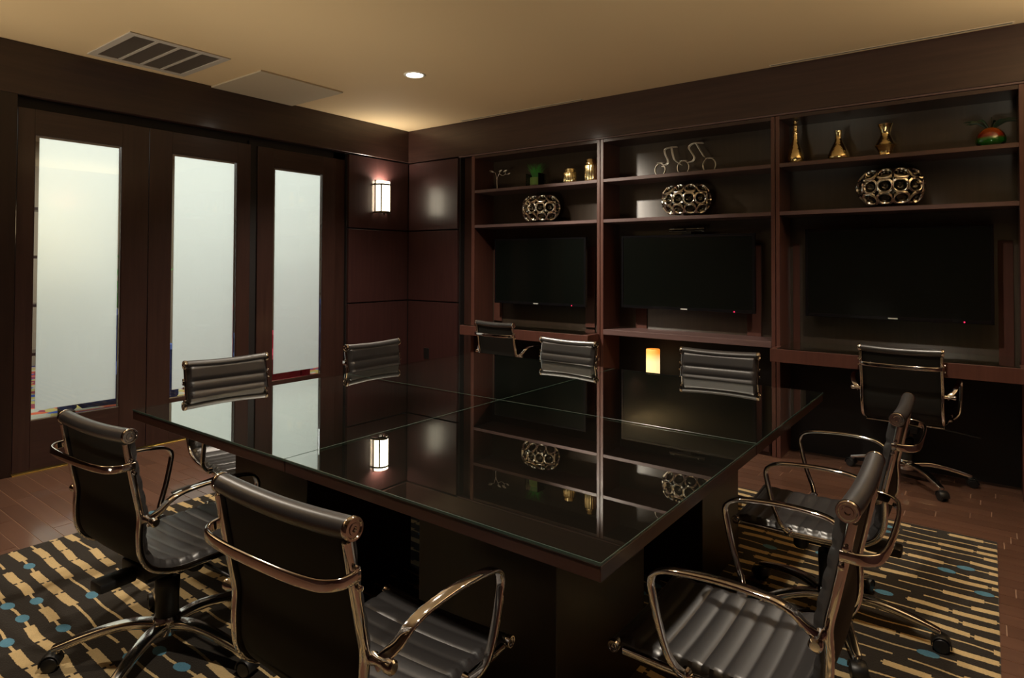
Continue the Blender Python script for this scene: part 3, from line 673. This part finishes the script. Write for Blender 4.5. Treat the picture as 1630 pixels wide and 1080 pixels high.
# ------------------------------------------------------------ office chairs
PROF = [(-.240, .848), (-.228, .785), (-.217, .728), (-.203, .660), (-.191, .600), (-.193, .540), (-.187, .478), (-.160, .432), (-.112, .405), (-.05, .392), (.05, .389), (.17, .388), (.285, .389)]
def profile(n=14):
    P = catmull([(0, y, z) for y, z in PROF], n); return P
def make_chair():
    t = thing('office_chair', '', 'chair'); P = profile()
    SL = [0]
    for a, b in zip(P[:-1], P[1:]): SL.append(SL[-1]+(b-a).length)
    tot = SL[-1]; NN = 190; pts = []
    for i in range(NN+1):
        s = tot*i/NN; j = max(k for k in range(len(SL)) if SL[k] <= s+1e-9); j = min(j, len(P)-2)
        u = (s-SL[j])/(SL[j+1]-SL[j]); pts.append((P[j].lerp(P[j+1], u), s))
    kink = next(i for i, (p, s) in enumerate(pts) if p.z < .47)
    hw = .208; NX = 26; pitch = .0485; first = .088
    def pad(name, i0, i1, roll_end):
        bm = bmesh.new(); top = []; bot = []
        for i in range(i0, i1+1):
            p, s = pts[i]; a = pts[max(i-1, 0)][0]; b = pts[min(i+1, NN)][0]; T = (b-a).normalized(); N = Vector((0, -T.z, T.y))
            ph = ((s-first) % pitch)/pitch if s > first else .5
            rib = .0065*(abs(math.sin(PI*ph))**.32) if s > first-.001 else .0075*(1 if s < first-.02 else max(0, (first-s)/.02)**.5)
            sag = .008
            rt_, rb_ = [], []
            for k in range(NX+1):
                x = -hw+2*hw*k/NX; e = 1-(x/hw)**2; d_ = min(1, (hw-abs(x))/.022); edge = math.sqrt(max(0, 1-(1-d_)**2)); ends = min(1, s/.03+.25, (tot-s)/.03+.25)
                c = p-N*sag*e
                rt_.append(bm.verts.new(c+Vector((x, 0, 0))+N*(.002+(.014*ends+rib)*edge)))
                rb_.append(bm.verts.new(c+Vector((x, 0, 0))-N*.006*edge-N*.001))
            top.append(rt_); bot.append(rb_)
        for R, fl_ in ((top, 0), (bot, 1)):
            for i in range(len(R)-1):
                for k in range(NX): bm.faces.new((R[i][k], R[i][k+1], R[i+1][k+1], R[i+1][k])).material_index = fl_
        for i in range(len(top)-1):
            for k in (0, NX): bm.faces.new((top[i][k], top[i+1][k], bot[i+1][k], bot[i][k]))
        for i in (0, len(top)-1):
            for k in range(NX): bm.faces.new((top[i][k], top[i][k+1], bot[i][k+1], bot[i][k]))
        # the rolled end of the sling
        p = pts[0][0] if roll_end == 0 else pts[NN][0]; r = .0225 if roll_end == 0 else .0145
        path = [(x, p.y-(.003 if roll_end == 0 else 0)*(1-(x/.21)**2), p.z-.008*(1-(x/.21)**2)) for x in [-.208+.416*k/14 for k in range(15)]]
        sweep(bm, path, circ(r, 20), side=(0, 0, 1), scale=lambda u: (1-.06*(abs(2*u-1)**6),)*2)
        return finish(name, bm, [M_LEATHER, M_FABRIC], t, 50)
    pad('backrest', 0, kink, 0); pad('seat', kink-1, NN, 1)
    for s in (-1, 1):
        bm = bmesh.new(); path = [Vector((s*.2095, p.y-.011, p.z-.004)) for p, _ in pts[4:-3:3]]
        sweep(bm, path, rrect(.017, .019, .005, 3), side=(1, 0, 0)); finish('side_rail', bm, M_CHROME, t, 50)
    cap = None
    for s in (-1, 1):
        for (p, r) in ((pts[0][0], .0232), (pts[NN][0], .0152)):
            bm = bmesh.new(); lathe(bm, [(r*.96, 0), (r, .002), (r, .010), (r*.93, .0135), (r*.78, .0135), (r*.70, .0105), (r*.50, .0105), (r*.46, .0125), (r*.26, .0125), (r*.22, .008), (.001, .008)], 28, (0, 0), 'x')
            if s < 0: bmesh.ops.rotate(bm, verts=bm.verts, matrix=Matrix.Rotation(PI, 3, 'Z'))
            o = finish('end_cap', bm, M_CHROME, t, 40); o.location = (s*.208, p.y, p.z)
    # rear brace
    bm = bmesh.new(); br = [(-.218, -.225, .757), (-.218, -.245, .757), (-.212, -.268, .756), (-.190, -.288, .755), (-.150, -.297, .754), (-.07, -.302, .753), (.07, -.302, .753), (.150, -.297, .754), (.190, -.288, .755), (.212, -.268, .756), (.218, -.245, .757), (.218, -.225, .757)]
    sweep(bm, catmull(br, 5), rrect(.024, .010, .004, 3), side=(0, 0, 1)); finish('back_brace', bm, M_CHROME, t, 50)
    for s in (-1, 1):
        for z, y in ((.775, -.236), (.735, -.228)):
            bm = bmesh.new(); lathe(bm, [(.001, s*.224+(-.004)), (.006, s*.224-.003), (.006, s*.224+.003), (.001, s*.224+.004)], 10, (y, z), 'x'); finish('screw', bm, M_CHROME, t, 40)
    # armrests
    ar = [(.226, -.188, .575), (.245, -.182, .595), (.262, -.165, .618), (.270, -.145, .640), (.274, -.105, .655), (.275, -.02, .660), (.275, .06, .656), (.275, .118, .648), (.274, .148, .634), (.274, .160, .612), (.274, .156, .58), (.272, .140, .51), (.268, .122, .455), (.258, .108, .425), (.236, .098, .402)]
    for s in (-1, 1):
        bm = bmesh.new(); pth = catmull([(s*a, b, c) for a, b, c in ar], 5)
        sweep(bm, pth, rrect(.027, .0105, .004, 3), side=(1, 0, 0), scale=lambda u: (.72 if u > .62 else 1-.28*max(0, (u-.45)/.17), 1.0 if u < .6 else 1.35))
        finish('armrest', bm, M_CHROME, t, 50)
        bm = bmesh.new(); lathe(bm, [(.001, -.006), (.012, -.004), (.013, .004), (.009, .012), (.010, .030), (.014, .040), (.014, .052), (.010, .056), (.001, .056)], 18, (-.188, .585), 'x')
        if s < 0: bmesh.ops.scale(bm, vec=(-1, 1, 1), verts=bm.verts)
        for v in bm.verts: v.co.x += s*.218
        finish('pivot_knob', bm, M_CHROME, t, 40)
        bm = bmesh.new(); lathe(bm, [(.001, 0), (.014, 0), (.014, .016), (.008, .022), (.001, .022)], 14, (.096, .396), 'x')
        for v in bm.verts: v.co.x = s*(v.co.x+.216)
        finish('arm_bracket', bm, M_CHROME, t, 40)
    # cross struts under the seat, mechanism, lever, gas lift
    bm = bmesh.new()
    for y in (-.07, .09): sweep(bm, [(-.207, y, .376), (.207, y, .376)], rrect(.02, .012, .003, 2), side=(0, 1, 0))
    finish('seat_strut', bm, M_ALU, t, 50)
    bm = bmesh.new(); box(bm, (-.075, -.12, .325), (.075, .13, .368), .008, seg=2); box(bm, (-.035, -.235, .318), (.035, -.12, .35), .008, seg=2); box(bm, (-.05, -.10, .30), (.05, .08, .326), .006)
    finish('tilt_mechanism', bm, M_BLACK, t, 40)
    bm = bmesh.new(); lathe(bm, [(.001, .262), (.022, .262), (.028, .27), (.028, .305), (.024, .325)], 16, (0, .10)); finish('tension_knob', bm, M_BLACK, t, 40)
    bm = bmesh.new(); sweep(bm, catmull([(.06, .04, .345), (.16, .045, .345), (.26, .05, .335), (.30, .052, .332)], 4), circ(.0045, 8)); sweep(bm, [(.295, .052, .332), (.375, .056, .322)], rrect(.026, .010, .004, 2), side=(0, 1, 0)); finish('height_lever', bm, M_BLACK, t, 40)
    bm = bmesh.new(); lathe(bm, [(.001, .13), (.036, .13), (.038, .135), (.038, .215), (.040, .218), (.040, .265), (.036, .27), (.018, .27), (.018, .325), (.001, .325)], 24); finish('gas_lift', bm, M_BLACK, t, 40)
    # five-star base
    bm = bmesh.new(); lathe(bm, [(.001, .068), (.030, .068), (.042, .076), (.046, .10), (.044, .128), (.040, .136), (.001, .136)], 24); o = finish('base_hub', bm, M_ALU, t, 40)
    leg = cas = whl = None
    for k in range(5):
        if leg is None:
            bm = bmesh.new(); path = catmull([(.02, 0, .104), (.10, 0, .116), (.18, 0, .110), (.26, 0, .092), (.315, 0, .076), (.342, 0, .068)], 6)
            sweep(bm, path, rrect(.050, .030, .011, 4), side=(0, 1, 0), scale=lambda u: (1-.42*u, 1-.35*u)); lathe(bm, [(.001, .056), (.012, .056), (.013, .072), (.001, .074)], 14, (.335, 0))
            o = finish('base_leg', bm, M_ALU, t, 50); leg = o.data
            bm = bmesh.new()
            sweep(bm, [(.335, 0, .058), (.335, 0, .044)], circ(.008, 10))
            hood = [(.335+.012+.029*math.cos(math.radians(a)), 0, .028+.029*math.sin(math.radians(a))) for a in range(-10, 200, 15)]
            sweep(bm, hood, rrect(.05, .004, .0015, 1), side=(0, 1, 0)); c = finish('caster', bm, M_BLACK, o, 50); cas = c.data
            bm = bmesh.new()
            for s in (-1, 1):
                lathe(bm, [(.001, s*.008), (.020, s*.008), (.0255, s*.011), (.0255, s*.019), (.022, s*.0225), (.001, s*.023)], 20, (0, 0), 'x')
            bmesh.ops.rotate(bm, verts=bm.verts, matrix=Matrix.Rotation(PI/2, 3, 'Z')); wob = finish('wheel', bm, M_BLACK, None, 40); whl = wob.data
            wob.parent = o; wob.location = (.347, 0, .0256)
        else:
            o = bpy.data.objects.new('base_leg', leg); C.objects.link(o); o.parent = t
            c = bpy.data.objects.new('caster', cas); C.objects.link(c); c.parent = o
            c = bpy.data.objects.new('wheel', whl); C.objects.link(c); c.parent = o; c.location = (.347, 0, .0256)
        o.rotation_euler = (0, 0, 2*PI*k/5)
    return t
FIXED = ('base_leg', 'base_hub', 'gas_lift')
chair0 = make_chair()
TREES = {}
def kids(o): return [c for c in bpy.data.objects if c.parent == o]
PROTO = [(c, kids(c)) for c in kids(chair0)]
CH = [  # x, y, rotation, seat lift, base angle (world), on rug, label
 (2.637, -3.698, 3.9, -.013, -126, 1, 'black leather office chair seen from behind, leftmost on the near side of the table'),
 (3.742, -3.752, 2.7, .014, -20, 1, 'large foreground black leather chair seen from behind at the near side of the table'),
 (4.435, -3.081, 90.7, .006, 30, 1, 'nearest of the two black leather chairs on the right side of the table, seat lit'),
 (4.420, -2.057, 90.6, -.006, 5.6, 1, 'farther of the two black leather chairs on the right side of the table'),
 (4.487, .037-.02, -2.1, .001, 17, 0, 'black leather chair pushed up to the right-hand desk, its chrome brace shining'),
 (1.506, -.151, -4.0, -.011, 30, 0, 'black leather chair pushed up to the left-hand desk, far behind the table'),
 (1.957, -2.998, -95.2, -.009, 40, 1, 'black leather chair facing the table in front of the middle frosted door'),
 (2.054, -2.054, -89.6, -.008, 36, 1, 'black leather chair facing the table below the panelled corner, right of the frosted panels'),
 (2.711, -1.429, 176.5, -.003, 18, 1, 'black leather chair facing us on the far side, left of the candle'),
 (3.695, -1.340, 183.7, .000, 18, 1, 'black leather chair facing us on the far side, right of the candle'),
]
for i, (x, y, rz, dz, ba, rug, lab) in enumerate(CH):
    if i == 0: r = chair0; parts = PROTO
    else:
        r = chair0.copy(); C.objects.link(r); parts = []
        for c, sub in PROTO:
            d = c.copy(); C.objects.link(d); d.parent = r; ss = []
            for g in sub:
                h = g.copy(); C.objects.link(h); h.parent = d; ss.append(h)
            parts.append((d, ss))
    CH[i] = CH[i]+(r, parts)
for x, y, rz, dz, ba, rug, lab, r, parts in CH:
    r.location = (x, y, .0062 if rug else .0004); r.rotation_euler = (0, 0, math.radians(rz)); r['label'] = lab; r['group'] = 'office chairs'
    k = 0
    for d, ss in parts:
        nm = d.name.split('.')[0]
        if nm == 'base_leg': d.rotation_euler = (0, 0, math.radians(ba-rz+72*k)); k += 1
        elif nm not in FIXED: d.location.z += dz

# repeats share a group
GROUPS = {'bubble_bowl': 'mirrored bowls on the cabinet shelves', 'gold_vase': 'gold vases in the right-hand cabinet', 'gold_jar': 'gold jars in the left-hand cabinet',
          'television': 'televisions in the cabinet bays', 'display_cabinet': 'built-in cabinet bays', 'desk': 'desk ledges under the televisions',
          'lounge_chair': 'lounge chairs in the lobby', 'slot_diffuser': 'slot diffusers over the cabinets'}
for o in S.objects:
    if o.parent is None and o.name.split('.')[0] in GROUPS: o['group'] = GROUPS[o.name.split('.')[0]]
